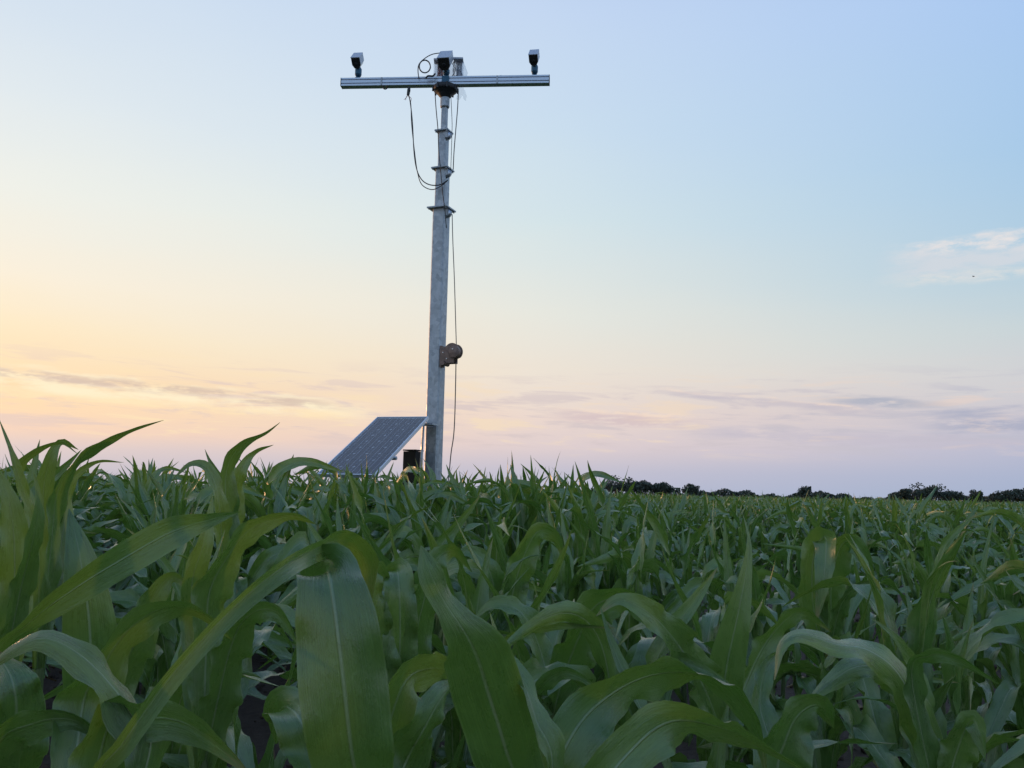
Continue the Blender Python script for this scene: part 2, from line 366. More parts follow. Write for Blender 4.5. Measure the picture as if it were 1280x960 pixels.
# clods
mb = MB()
ico = np.array([(0, 0, 1), (.894, 0, .447), (.276, .851, .447), (-.724, .526, .447), (-.724, -.526, .447), (.276, -.851, .447), (.724, .526, -.447), (-.276, .851, -.447), (-.894, 0, -.447), (-.276, -.851, -.447), (.724, -.526, -.447), (0, 0, -1)])
icf = [(0, 1, 2), (0, 2, 3), (0, 3, 4), (0, 4, 5), (0, 5, 1), (1, 6, 2), (2, 7, 3), (3, 8, 4), (4, 9, 5), (5, 10, 1), (6, 7, 2), (7, 8, 3), (8, 9, 4), (9, 10, 5), (10, 6, 1), (11, 7, 6), (11, 8, 7), (11, 9, 8), (11, 10, 9), (11, 6, 10)]
for k in range(3200):
    d = 1.2+9*rng.random()**0.8; a = rng.uniform(-0.62, 0.62)
    x, y = d*math.sin(a), d*math.cos(a); s_ = 0.008+0.028*rng.random()**2.5
    q = ico*(1+rng.normal(0, 0.18, (12, 1)))*s_*np.array([1, 1, 0.7])
    mb.add(q+np.array([x, y, hnoise(x, y)+s_*0.3]), icf)
cl = solo('soil_clods', mb, 'soil', 'small crumbly clods of dry brown soil between the corn plants', 'soil'); cl['kind'] = 'stuff'

# ------------------------------------------------------------------ telescopic mast
MX, MY = -0.9, 10.0
th = rad(-22); MR = np.array([[math.cos(th), -math.sin(th), 0], [math.sin(th), math.cos(th), 0], [0, 0, 1]])
e1, e2 = MR[:, 0], MR[:, 1]                      # e1 right along the front face, -e2 towards the camera
MC = np.array([MX, MY, 0])
mast = thing('telescopic_mast', (MX, MY, 0), 'tall grey galvanised telescopic mast rising from the corn field', 'mast')
def sqtube(z0, z1, a, bev=0.10):
    h = a/2; b = a*bev
    poly = [(-h+b, -h), (h-b, -h), (h, -h+b), (h, h-b), (h-b, h), (-h+b, h), (-h, h-b), (-h, -h+b)]
    return MB().prism(poly, z0, z1, MC, e1, e2, (0, 0, 1))
Z3, Z2, Z1 = 4.50, 5.005, 5.486
for z0, z1, a in ((-0.05, Z3, 0.165), (Z3-0.02, Z2, 0.138), (Z2-0.02, Z1, 0.102), (Z1-0.02, 5.93, 0.066)):
    part('tube_section', sqtube(z0, z1, a), 'galv', mast)
part('base_plate', MB().box(MC+[0, 0, 0.02], (0.4, 0.4, 0.03), MR), 'galv', mast)
for z, a in ((Z3, 0.265), (Z2, 0.215), (Z1, 0.175)):
    fl = part('collar_flange', MB().box(MC+[0, 0, z], (a, a, 0.016), MR), 'galv', mast)
    for sx in (-1, 1):
        for sy in (-1, 1):
            part('bolt', MB().lathe([(0.009, -0.024), (0.009, 0.013)], MC+e1*sx*a*0.42+e2*sy*a*0.42+[0, 0, z], seg=6), 'galv', fl)
    # a cable pulley between two cheeks below the flange, on the right face
    c = MC+e1*(a*0.36)-e2*0.03+np.array([0, 0, z-0.068])
    pl = part('pulley', MB().lathe([(0.022, -0.02), (0.05, -0.016), (0.036, 0), (0.05, 0.016), (0.022, 0.02)], c, e2, 18), 'alu', mast, True)
    for s_ in (-1, 1):
        part('cheek_plate', MB().box(c+e2*s_*0.028+np.array([0, 0, 0.018]), (0.035, 0.006, 0.098), MR), 'galv', pl)
    part('guard_strap', MB().tube([c+e1*0.058*math.cos(t)+np.array([0, 0, 0.058*math.sin(t)]) for t in np.linspace(-2.6, 0.4, 10)], 0.006, 5), 'galv', pl)
# head: coupling sleeve, dark tapered rotator
part('coupling_sleeve', MB().lathe([(0.052, 5.80), (0.058, 5.81), (0.058, 5.92), (0.05, 5.925)], MC, seg=20), 'galv', mast, False)
hd = part('rotator_head', MB().lathe([(0.055, 5.921), (0.075, 5.945), (0.10, 5.975), (0.145, 6.015), (0.150, 6.03), (0.150, 6.065), (0.10, 6.075)], MC, seg=28), 'headblack', mast, False)
for k in range(8):
    a = k*math.pi/4+0.2
    part('bolt', MB().lathe([(0.012, 6.0), (0.012, 6.068)], MC+np.array([0.153*math.cos(a), 0.153*math.sin(a), 0]), seg=6), 'headblack', hd)
# cross bar, an extruded slotted profile; its right end swings a little towards the camera
ya = rad(-4.3); BX = np.array([math.cos(ya), math.sin(ya), 0]); BY = np.array([-math.sin(ya), math.cos(ya), 0]); BZ = np.array([0, 0, 1.0])
ZB = 6.135; BO = MC+np.array([-0.005, 0, ZB])
def slotted(hw, hh, slots, dep, sw):
    """outline of a profile with slots in front and back faces"""
    fr = [(-hw, -hh)]
    pts = []
    for zc in slots: pts += [(-hw, zc-sw), (-hw+dep, zc-sw), (-hw+dep, zc+sw), (-hw, zc+sw)]
    left = [(-hw, -hh)]+pts+[(-hw, hh)]
    return left+[(-x, y) for x, y in left[::-1]]
prof = slotted(0.045, 0.052, (-0.022, 0.026), 0.014, 0.006)
bar = part('cross_bar', MB().prism(prof, -1.30, 1.285, BO, BY, BZ, BX), 'alu', mast)
for s_, x_ in ((-1, -1.3), (1, 1.285)):
    part('end_cap', MB().box(BO+BX*(x_+s_*0.004), (0.008, 0.092, 0.106), np.array([BX, BY, BZ]).T), 'alu_dark', bar)
for x_ in (-0.79, 0.65):
    part('joint_strap', MB().box(BO+BX*x_-BY*0.047, (0.02, 0.006, 0.100), np.array([BX, BY, BZ]).T), 'galv', bar)
part('cable_eye', MB().tube([BO+BX*(-0.745+0.026*math.cos(t))-BY*0.02+BZ*(-0.068+0.026*math.sin(t)) for t in np.linspace(0, 6.1, 14)], 0.007, 5), 'cable', bar)
part('cable_eye', MB().lathe([(0.03, 0), (0.026, 0.012), (0.01, 0.016)], BO+BX*0.69+BZ*0.0525, seg=12), 'black', bar)
part('bar_clamp', MB().box(BO-BY*0.052+BX*0.01+BZ*(-0.005), (0.09, 0.012, 0.118), np.array([BX, BY, BZ]).T), 'joint', bar)
part('bar_clamp', MB().box(BO+BX*0.01+BZ*(-0.062), (0.17, 0.115, 0.016), np.array([BX, BY, BZ]).T), 'headblack', bar)
# hand winch bolted to the right face
wc = MC+e1*0.083
wn = part('hand_winch', MB().box(wc+e1*0.012-e2*0.045+[0, 0, 2.68], (0.022, 0.085, 0.25), MR), 'winch', mast)
def cheek(off, sc=1.0):
    pts = [(0.0, -0.105), (0.165, -0.105), (0.165, -0.045)]
    pts += [(0.135+0.095*sc*math.cos(t), 0.035+0.095*sc*math.sin(t)) for t in np.linspace(-0.75, 2.45, 14)]
    pts += [(0.0, 0.045)]
    return MB().prism(pts, 0, 0.010, wc+e1*0.024+e2*off+np.array([0, 0, 2.70]), e1, (0, 0, 1), e2)
part('side_plate', cheek(-0.10), 'winch', wn); part('side_plate', cheek(0.0), 'winch', wn)
dc = wc+e1*0.165+np.array([0, 0, 2.735])
part('cable_drum', MB().lathe([(0.06, -0.088), (0.045, -0.08), (0.045, 0.0), (0.06, 0.004)], dc, e2, 20), 'wire', wn)
part('gear_cover', MB().lathe([(0.0, -0.165), (0.066, -0.150), (0.072, -0.142), (0.072, -0.104)], dc+e1*0.045-np.array([0, 0, 0.02]), e2, 28), 'winch', wn)
part('pinion_shaft', MB().lathe([(0.028, -0.13), (0.028, 0.02)], wc+e1*0.055+np.array([0, 0, 2.595]), e2, 14), 'winch', wn)
for dx, dz, oo in ((0.10, 2.645, -0.1), (0.205, 2.745, -0.163), (0.05, 2.72, -0.1)):
    part('bolt', MB().lathe([(0.007, -0.012), (0.007, 0.002)], wc+e1*dx+e2*oo+np.array([0, 0, dz]), e2, 8), 'bolt', wn)

# ------------------------------------------------------------------ cameras on the bar
def camera_unit(x, label, wd, ht, ln, tilt, yaw, lift, group):
    base = BO+BX*x+BZ*0.053
    t = thing('surveillance_camera', tuple(base), label, 'camera', group)
    part('base_disc', MB().lathe([(0.045, 0), (0.045, 0.008), (0.022, 0.02), (0.016, 0.03)], base, seg=18), 'joint', t)
    k = lift
    part('ball_joint', MB().lathe([(0.016, 0.028), (0.034, 0.04), (0.042, 0.06), (0.042, k-0.05), (0.034, k-0.035), (0.016, k)], base, seg=16), 'joint', t)
    cy, sy = math.cos(yaw), math.sin(yaw)
    fwd = np.array([sy*math.cos(tilt), -cy*math.cos(tilt), -math.sin(tilt)]); rgt = np.array([cy, sy, 0]); up = np.cross(rgt, -fwd); up = up if up[2] > 0 else -up
    Rm = np.array([rgt, -fwd, up]).T
    c = base+np.array([0, 0, k])+up*(ht/2)*0.9
    h, v = wd/2, ht/2
    pf = [(-h*0.55, -v), (h*0.55, -v), (h, -v*0.35), (h, v), (-h, v), (-h, -v*0.35)]
    body = part('housing', MB().prism(pf, -ln/2, ln/2, c, rgt, up, fwd), 'housing', t)
    pf2 = [(-h*0.50, -v*0.94), (h*0.50, -v*0.94), (h*0.92, -v*0.33), (h*0.92, v*0.90), (-h*0.92, v*0.90), (-h*0.92, -v*0.33)]
    fw = part('front_window', MB().prism(pf2, ln/2+0.001, ln/2+0.006, c, rgt, up, fwd), 'black', t)
    part('lens', MB().lathe([(0.3*h, 0), (0.34*h, 0.004), (0.28*h, 0.010), (0.1*h, 0.012)], c+fwd*(ln/2+0.006)-up*v*0.1, fwd, 16), 'headblack', fw)
    part('sun_hood', MB().box(c+up*(v+0.006)+fwd*0.004, (wd+0.004, ln+0.012, 0.006), Rm), 'housing', t)
    part('mount_bracket', MB().box(base+np.array([0, 0, k+0.004])+fwd*0.0, (wd*0.45, 0.05, 0.02), Rm), 'joint', t)
    return t
G = 'box cameras on the mast cross bar'
camera_unit(-1.10, 'small grey box camera on the left end of the cross bar', 0.112, 0.130, 0.170, rad(46), rad(-7), 0.180, G)
camera_unit(1.105, 'small grey box camera on the right end of the cross bar', 0.112, 0.130, 0.170, rad(46), rad(-10), 0.180, G)
camera_unit(0.01, 'large grey box camera above the mast head, centre of the cross bar', 0.150, 0.150, 0.24, rad(46), rad(-9), 0.150, G)

# open electronics box of clear sheet behind the central camera
eb = thing('electronics_box', tuple(BO+np.array([0.03, 0.10, 0.055])), 'clear plastic electronics box with loose wires behind the central camera', 'box')
c = BO+np.array([0.03, 0.13, 0.0])
part('back_panel', MB().box(c+[0, 0.05, 0.20], (0.36, 0.008, 0.27)), 'plexi', eb)
part('side_panel', MB().box(c+[-0.155, -0.02, 0.20], (0.07, 0.006, 0.25)), 'plexi', eb)
part('side_panel', MB().prism([(-0.08, 0.05), (0.08, 0.06), (0.10, 0.24), (-0.06, 0.34)], 0, 0.006, c+[0.19, 0, 0], (0.35, 0.9, 0), (0, 0, 1), (1, -0.3, 0)), 'plexi', eb)
part('lid', MB().box(c+[-0.13, -0.04, 0.315], (0.11, 0.12, 0.02)), 'housing', eb)
part('lid', MB().box(c+[0.12, -0.04, 0.335], (0.12, 0.12, 0.02)), 'housing', eb)
part('circuit_board', MB().box(c+[-0.11, 0.0, 0.21], (0.07, 0.02, 0.20)), 'housing', eb)
part('circuit_board', MB().box(c+[0.13, -0.02, 0.22], (0.075, 0.02, 0.22)), 'housing', eb)
for k in range(16):
    s_ = -1 if k % 2 else 1
    x0 = s_*rng.uniform(0.05, 0.17); q = [c+np.array([x0+rng.normal(0, .02), -0.06+rng.normal(0, .015), zz]) for zz in (0.30, 0.22, 0.14, 0.07)]
    part('wire', MB().tube(spline(q, 12), 0.004, 5), ('cable', 'wire', 'bolt', 'strip')[k % 4], eb)
# torn plastic film trailing under the bar
mb = MB()
gr = [[c+np.array([0.10+0.12*i/6+0.02*math.sin(j*1.3), -0.10+0.05*math.sin(i*1.1+j), 0.10-0.30*j/7+0.02*math.sin(i*2)]) for j in range(8)] for i in range(7)]
V = [p for r_ in gr for p in r_]
mb.add(V, [(i*8+j, i*8+j+1, (i+1)*8+j+1, (i+1)*8+j) for i in range(6) for j in range(7)])
solo('plastic_film', mb, 'plexi', 'torn clear plastic film hanging right of the mast head', 'plastic', smooth=True)

# ------------------------------------------------------------------ cables
def cable(pts, r, mt, label, name='cable', n=40):
    return solo(name, MB().tube(spline(pts, n), r, 6), mt, label, 'cable', smooth=True)
yc = 9.88
pp = lambda lst, y=yc: [PY(a, b, y) for a, b in lst]
hc = thing('hanging_cable', tuple(PY(511, 112, yc)), 'slack black cable looping from the cross bar to the mast', 'cable')
part('connector', MB().tube(pp([(511.5, 109), (511, 113), (510, 119)]), [0.016, 0.022, 0.017], 8), 'black', hc)
part('strand', MB().tube(spline(pp([(510.5, 119), (512.5, 126), (515.5, 152), (517.5, 190), (521, 212), (527.5, 225), (537.5, 231), (550, 231), (560, 225)]), 50), 0.0065, 6), 'cable', hc)
part('strand', MB().tube(spline(pp([(510.5, 119), (513.5, 130), (514.5, 155), (518.5, 192), (522, 216), (527.5, 231), (540, 237), (552, 232), (560, 225)]), 50), 0.0055, 6), 'cable', hc)
for q in ([(510, 119), (507, 123), (505, 124.5)], [(510, 119), (508, 121), (507, 125)], [(511, 120), (514, 123), (513.5, 127)]):
    part('bare_wire', MB().tube(spline(pp(q), 8), 0.003, 5), 'strip', hc)
cl_ = [PY(531+7.2*math.cos(t)*(1-0.006*t), 83+8.2*math.sin(t)*(1-0.006*t), yc+0.01*t) for t in np.linspace(0, 12.4, 60)]
solo('coiled_cable', MB().tube(cl_, 0.007, 6), 'cable', 'black cable wound in a small coil left of the central camera', 'cable', smooth=True)
cable(pp([(551, 66), (540, 68), (531, 73), (524, 80), (522.5, 88), (523.5, 98)], 9.95), 0.006, 'cable', 'thin black cable arching over the coil down to the bar')
cable(pp([(544, 92), (541, 95), (535, 95), (532, 98)], 9.9), 0.012, 'cable', 'short thick black plug lead lying on the bar beside the coil', n=16)
cable(pp([(543.5, 112), (545, 135), (547.5, 163), (548.5, 190), (551, 215), (553, 238), (556, 262), (558, 285)], 9.84), 0.006, 'cable', 'thin black cable running down the left front of the mast')
cable(pp([(573, 112), (572, 135), (569.5, 165), (567.5, 190), (566.5, 212)], 9.88), 0.006, 'cable', 'thin black cable hanging on the right of the upper mast')
cable(pp([(563.5, 118), (565, 150), (565, 165), (563.5, 212)], 9.93), 0.004, 'wire', 'thin steel wire close to the right face of the upper mast')
cable(pp([(565.2, 268), (566, 300), (568, 350), (569.5, 400), (570.5, 434)], 9.90), 0.0055, 'wire', 'steel hoist wire from the lowest pulley down to the winch', 'hoist_wire')
cable(pp([(570, 452), (569.5, 480), (568.5, 520), (567, 545), (564, 565), (562, 585), (560, 605), (558, 650)], 9.85), 0.0065, 'wire', 'brown hoist line hanging from the winch into the corn', 'hoist_wire')

# ------------------------------------------------------------------ solar panel leaning against the mast
TL = np.array([-1.5611, 9.9244, 1.9385]); TR = np.array([-0.9436, 9.7254, 1.9385]); BR0 = np.array([-1.3611, 8.5018, 1.2414])
pw = TR-TL; PWD = np.linalg.norm(pw); pu = pw/PWD
pv = BR0-TR; pv -= pu*(pv@pu); PLN = np.linalg.norm(pv); pv /= PLN
pn = np.cross(pv, pu); pn = pn if pn[2] > 0 else -pn
sp_ = thing('solar_panel', tuple(TL+pv*PLN), 'dark blue solar panel in a silver frame leaning against the mast', 'solar panel')
Rp = np.array([pu, pv, pn]).T
ctr = TL+pu*PWD/2+pv*PLN/2
fr = part('frame', MB().box(ctr+pu*(-PWD/2+0.006), (0.012, PLN, 0.036), Rp).box(ctr+pu*(PWD/2-0.006), (0.012, PLN, 0.036), Rp)
     .box(ctr+pv*(-PLN/2+0.006), (PWD-0.024, 0.012, 0.036), Rp).box(ctr+pv*(PLN/2-0.006), (PWD-0.024, 0.012, 0.036), Rp), 'alu', sp_)
part('backsheet', MB().box(ctr+pn*0.006, (PWD-0.024, PLN-0.024, 0.006), Rp), 'backsheet', sp_)
cw, chh = (PWD-0.05)/4, (PLN-0.07)/9
ch = 0.013
for i in range(4):
    for j in range(9):
        cc_ = TL+pu*(0.025+cw*(i+0.5))+pv*(0.035+chh*(j+0.5))+pn*0.0092
        a, b = cw/2-0.003, chh/2-0.003
        poly = [(-a+ch, -b), (a-ch, -b), (a, -b+ch), (a, b-ch), (a-ch, b), (-a+ch, b), (-a, b-ch), (-a, -b+ch)]
        ce = part('cell', MB().prism(poly, 0, 0.0012, cc_, pu, pv, pn), 'cell', sp_)
    for s_ in (-0.22, 0.22):
        part('busbar', MB().box(TL+pu*(0.025+cw*(i+0.5+s_))+pv*PLN/2+pn*0.0112, (0.0034, PLN-0.08, 0.0008), Rp), 'busbar', sp_)
part('junction_box', MB().box(ctr-pv*0.1+pu*0.22-pn*0.035, (0.10, 0.12, 0.03), Rp), 'black', sp_)
# support: bracket on the mast, leg and rail under the panel
part('mast_bracket', MB().box(TR+np.array([-0.02, 0.10, -0.07]), (0.20, 0.16, 0.02), MR), 'galv', sp_)
leg0 = TR+pv*0.05-pu*0.05-pn*0.02
part('support_leg', MB().tube([leg0, leg0+np.array([-0.02, 0.0, -0.9]), leg0+np.array([-0.02, 0, -1.86])], 0.017, 4), 'galv', sp_)
part('support_leg', MB().tube([BR0-pn*0.03-pu*0.06, BR0-pn*0.03-pu*0.06+np.array([0, 0, -1.2])], 0.018, 4), 'galv', sp_)
part('support_leg', MB().tube([BR0-pn*0.03-pu*0.58, BR0-pn*0.03-pu*0.58+np.array([0, 0, -1.2])], 0.018, 4), 'galv', sp_)
part('cross_rail', MB().box(ctr+pv*0.25-pn*0.035, (PWD+0.04, 0.03, 0.03), Rp), 'galv', sp_)
# black control box behind the panel
bxp = PY(516, 582, 9.9)
cb = thing('control_box', (bxp[0], bxp[1], 0.0), 'black control box standing between the solar panel and the mast', 'box')
zt = PY(516, 563.5, 9.9)[2]
part('cabinet', MB().box((bxp[0], bxp[1], zt-0.24), (0.160, 0.18, 0.46), MR), 'box', cb)
part('lid', MB().box((bxp[0], bxp[1], zt+0.004), (0.17, 0.19, 0.014), MR), 'black', cb)
part('stand', MB().box((bxp[0]-0.05, bxp[1], (zt-0.47)/2), (0.05, 0.05, zt-0.47), MR).box((bxp[0]+0.05, bxp[1]+0.05, (zt-0.47)/2), (0.05, 0.05, zt-0.47), MR), 'galv', cb)

# ------------------------------------------------------------------ bird
bp_ = PD(1217, 345.5, 95)
mb = MB().tube([bp_+[-0.14, 0, -0.03], bp_+[-0.08, 0, -0.01], bp_, bp_+[0.08, 0, 0.015], bp_+[0.13, 0, 0.03]], [0.01, 0.04, 0.05, 0.035, 0.008], 8)
br = thing('bird', tuple(bp_), 'tiny dark bird flying across the pale cloud on the right', 'bird')
part('body', mb, 'bird', br, True)
for s_, up_ in ((-1, -0.06), (1, 0.16)):
    part('wing', MB().add([bp_+[-0.06, 0, 0.02], bp_+[0.06, 0, 0.03], bp_+[0.03+0.1*(up_ > 0), s_*0.18, up_*0.7], bp_+[-0.02, s_*0.36, up_], bp_+[-0.06, s_*0.2, up_*0.6],
                             bp_+[-0.06, 0, 0.008], bp_+[0.06, 0, 0.018], bp_+[0.03+0.1*(up_ > 0), s_*0.18, up_*0.7-.008], bp_+[-0.02, s_*0.36, up_-.006], bp_+[-0.06, s_*0.2, up_*0.6-.008]],
                            [(0, 1, 2, 3, 4), (9, 8, 7, 6, 5), (0, 5, 6, 1), (1, 6, 7, 2), (2, 7, 8, 3), (3, 8, 9, 4), (4, 9, 5, 0)]), 'bird', br)

# ------------------------------------------------------------------ far trees
def crown_mesh(c, rx, rz, n, seed, leaf):
    r = np.random.default_rng(seed); mb = MB()
    k = 22; cl = []
    for i in range(k):
        a = r.uniform(0, 6.28); e = r.uniform(-0.7, 1.0); q = r.uniform(0.30, 0.72)
        cl.append((np.array([rx*q*math.cos(a)*math.sqrt(max(0, 1-e*e*0.8)), rx*q*math.sin(a), rz*q*e]), r.uniform(0.16, 0.46)))
    P = []
    for i in range(n):
        o, s_ = cl[i % k]; d = r.normal(0, 1, 3); d /= np.linalg.norm(d); d *= r.random()**0.4
        P.append(c+o+d*np.array([rx, rx, rz])*s_)
    V, Fq = [], []
    for i, p in enumerate(P):
        a = r.normal(0, 1, 3); a /= np.linalg.norm(a); b = np.cross(a, r.normal(0, 1, 3)); b /= np.linalg.norm(b); s_ = leaf*r.uniform(0.5, 1.3)
        V += [p-a*s_, p+b*s_*0.7, p+a*s_, p-b*s_*0.7]; Fq.append((4*i, 4*i+1, 4*i+2, 4*i+3))
    return mb.add(V, Fq)
def tree(px, top, half, label, dist=300, n=3200, wide=None):
    s_ = dist/FPX
    base = PD(px, 620, dist); base[2] = 0
    zt = PD(px, top, dist)[2]; rx = half*s_; rz = max(1.6, zt*0.56); rx *= 1.25
    t = thing('field_tree', (base[0], base[1], 0), label, 'tree', 'trees along the horizon')
    r = np.random.default_rng(int(px)); c = np.array([base[0], base[1], zt-rz*0.78])
    tk = part('trunk', MB().tube([base, base+[0.1, 0, c[2]*0.5], c], [rx*0.10+0.1, rx*0.08+0.06, 0.08], 8), 'bark', t)
    for k in range(5):
        a = r.uniform(0, 6.28); q = c+np.array([rx*0.6*math.cos(a), rx*0.6*math.sin(a), rz*r.uniform(0.0, 0.7)])
        part('limb', MB().tube([base+[0, 0, c[2]*0.6], (q+c)/2-[0, 0, 0.2], q], [0.12, 0.08, 0.03], 5), 'bark', tk)
    part('crown', crown_mesh(c, rx, rz, n, int(px)+1, s_*1.2), 'treeleaf', t)
tree(771, 596, 20, 'leftmost dark rounded tree on the horizon, half hidden behind a corn leaf', n=2000)
tree(800, 600, 18, 'dark tree on the horizon just right of the leftmost one')
tree(826, 603, 14, 'low dark tree on the horizon left of the small round one')
tree(865, 605, 11, 'small round dark tree standing out left of the lone tree', n=1600)
tree(1007, 607, 8.5, 'lone small round tree in the middle of the right-hand horizon', n=1600)
tree(1126, 611, 14, 'dark tree at the left edge of the right-hand wood')
tree(1160, 604, 20, 'tallest broad dark tree of the wood on the right horizon', n=2400)
tree(1186, 613, 14, 'low dark tree sloping down right of the tallest broad one')
tree(1221, 614, 8, 'small dark tree between the broad tree and the right frame edge')
tree(1252, 612, 17, 'broad dark tree second from the right frame edge', n=1800)
tree(1279, 611, 13, 'dark tree cut by the right frame edge')
# low hedgerow running on between the trees
mb = MB(); V, Fq = [], []
for px in np.arange(735, 1320, 0.5):
    hh = 2.1+0.9*math.sin(px*0.05)+0.6*math.sin(px*0.21)+rng.random()*0.6 - (0.6 if 1040 < px < 1105 else 0) + (1.6 if px < 850 else 0) + (0.8 if px > 1110 else 0)
    for q in range(10):
        p = PD(px+rng.normal(0, 1), 620, 330+rng.normal(0, 2)); p[2] = max(0.2, hh*rng.random()**0.6)
        a = rng.normal(0, 1, 3); a /= np.linalg.norm(a); b = np.cross(a, rng.normal(0, 1, 3)); b /= np.linalg.norm(b); i = len(V)
        V += [p-a*.45, p+b*.35, p+a*.45, p-b*.35]; Fq.append((i, i+1, i+2, i+3))
hg = solo('hedgerow', mb.add(V, Fq), 'treeleaf', 'low dark hedgerow along the horizon between the trees', 'hedge'); hg['kind'] = 'stuff'

# ------------------------------------------------------------------ corn
def ribbon(P, S, W, cols, vang, wave=0.0, freq=3.0, ph=0.0, seedph=None):
    """blade of a leaf: spine P, side vectors S, full widths W; returns verts, quads, uvs"""
    P = np.asarray(P); n = len(P)
    T = np.gradient(P, axis=0); T /= np.linalg.norm(T, axis=1)[:, None]+1e-9
    S = S-T*(S*T).sum(1)[:, None]; S /= np.linalg.norm(S, axis=1)[:, None]+1e-9
    Nn = np.cross(T, S)
    u = np.linspace(-1, 1, cols+1); t = np.linspace(0, 1, n)
    va = np.broadcast_to(vang, (n,))
    h = (W/2)[:, None]*np.abs(u)[None]**1.25*np.sin(va)[:, None]
    wv = wave*(W/2)[:, None]*(u[None]**2)*np.sin(2*math.pi*freq*t[:, None]+ph+np.sign(u)[None]*1.1+(u[None] > 0)*1.7)*np.clip(t*3, 0, 1)[:, None]*np.clip((1-t)*3, 0, 1)[:, None]
    wv = wv+0.45*wave*(W/2)[:, None]*(u[None]**4)*np.sin(2*math.pi*freq*2.3*t[:, None]+ph*1.7+(u[None] > 0)*2.4)*np.clip(t*4, 0, 1)[:, None]*np.clip((1-t)*4, 0, 1)[:, None]
    lat = (W/2)[:, None]*u[None]*np.cos(va)[:, None]
    V = P[:, None, :]+S[:, None, :]*lat[..., None]+Nn[:, None, :]*(h+wv)[..., None]
    c1 = cols+1; i0 = (np.arange(n-1)[:, None]*c1+np.arange(cols)[None]).ravel()
    Q = np.stack([i0, i0+1, i0+c1+1, i0+c1], 1)
    UV = np.stack(np.broadcast_arrays((u[None]+1)/2, t[:, None]), -1).reshape(-1, 2)
    return V.reshape(-1, 3), Q, UV
def sstep(x): x = np.clip(x, 0, 1); return x*x*(3-2*x)
def widthprof(t):
    return np.where(t < 0.3, 0.50+0.50*sstep(t/0.3), 1.0)*np.where(t > 0.42, np.clip(1-((t-0.42)/0.585)**1.9, 0.008, 1), 1)
def leaf_geo(L, W, th0, bend, t0, tw, curl, twist, seg, cols, r, vbase=0.8, vmid=0.36):
    t = np.linspace(0, 1, seg+1)
    kink = r.uniform(-0.25, 0.25)
    th = th0+bend*sstep((t-t0)/tw)+kink*np.sin(t*7+r.uniform(0, 6))*t
    ph = curl*t**1.5
    d = np.stack([np.sin(th)*np.cos(ph), np.sin(th)*np.sin(ph), np.cos(th)], 1)
    P = np.vstack([[0, 0, 0], np.cumsum((d[1:]+d[:-1])/2*L/seg, 0)])
    S = np.stack([-np.sin(ph), np.cos(ph), 0*t], 1)
    a = twist*sstep((t-0.15)/0.8)+r.normal(0, 0.06)
    Nn = np.cross(d, S)
    S = S*np.cos(a)[:, None]+Nn*np.sin(a)[:, None]
    va = vbase+(vmid-vbase)*sstep(t/0.35)
    return ribbon(P, S, W*widthprof(t), cols, va, r.uniform(0.22, 0.65), r.uniform(2.2, 5.0), r.uniform(0, 6))
def make_mesh(name, V, Q, UV, mt):
    me = bpy.data.meshes.new(name)
    V = np.asarray(V, np.float32); Q = np.asarray(Q, np.int32)
    me.vertices.add(len(V)); me.vertices.foreach_set('co', V.ravel())
    me.loops.add(Q.size); me.loops.foreach_set('vertex_index', Q.ravel())
    me.polygons.add(len(Q)); me.polygons.foreach_set('loop_start', np.arange(0, Q.size, 4, dtype=np.int32))
    me.update(calc_edges=True)
    me.polygons.foreach_set('use_smooth', np.ones(len(Q), bool))
    uvl = me.uv_layers.new(name='UVMap'); uvl.data.foreach_set('uv', np.asarray(UV, np.float32)[Q.ravel()].ravel())
    me.materials.append(MAT[mt]); me.validate()
    return me
def plant_spec(r, tall=1.0):
    """leaf list of one corn plant about 1 m high: (attach height, azimuth, geometry args)"""
    L = []; n = r.integers(9, 12); az0 = r.uniform(0, 6.28)
    for i in range(n):
        q = i/(n-1)
        z = 0.06+0.50*q**0.9
        a = az0+i*math.pi+r.normal(0, 0.28)
        Ln = (0.22+0.52*math.sin(math.pi*(0.04+0.74*q)))*r.uniform(0.85, 1.15)
        if q > 0.8: Ln *= r.uniform(0.8, 1.05); Wd_k = 0.72
        else: Wd_k = 1.0
        Wd = (0.036+0.040*math.sin(math.pi*min(1, 0.15+0.60*q)))*r.uniform(0.85, 1.15)*Wd_k
        th0 = (0.62-0.45*q)*r.uniform(0.7, 1.3)
        top = q > 0.78
        bend = r.uniform(0.05, 0.6) if (top and r.random() < 0.78) else r.uniform(1.2, 2.5)
        t0 = r.uniform(0.1, 0.42); tw = r.uniform(0.35, 0.75)
        if not top and r.random() < 0.40: t0 = r.uniform(0.28, 0.55); tw = r.uniform(0.14, 0.28); bend = r.uniform(1.6, 2.5)
        L.append((z, a, dict(L=Ln, W=Wd, th0=th0, bend=bend, t0=t0, tw=tw, curl=r.normal(0, 0.55), twist=r.normal(0, 1.0))))
    for i in range(int(r.choice([0, 1, 1, 1, 2]))):       # the youngest leaves still stand up in the whorl
        L.append((0.52+0.05*r.random(), r.uniform(0, 6.28), dict(L=r.uniform(0.34, 0.66), W=r.uniform(0.024, 0.046), th0=r.uniform(0.05, 0.42), bend=r.uniform(0.1, 1.9),
                  t0=r.uniform(0.2, 0.6), tw=0.5, curl=r.normal(0, 0.4), twist=r.normal(0, 0.7), vbase=1.0, vmid=0.6)))
    return L
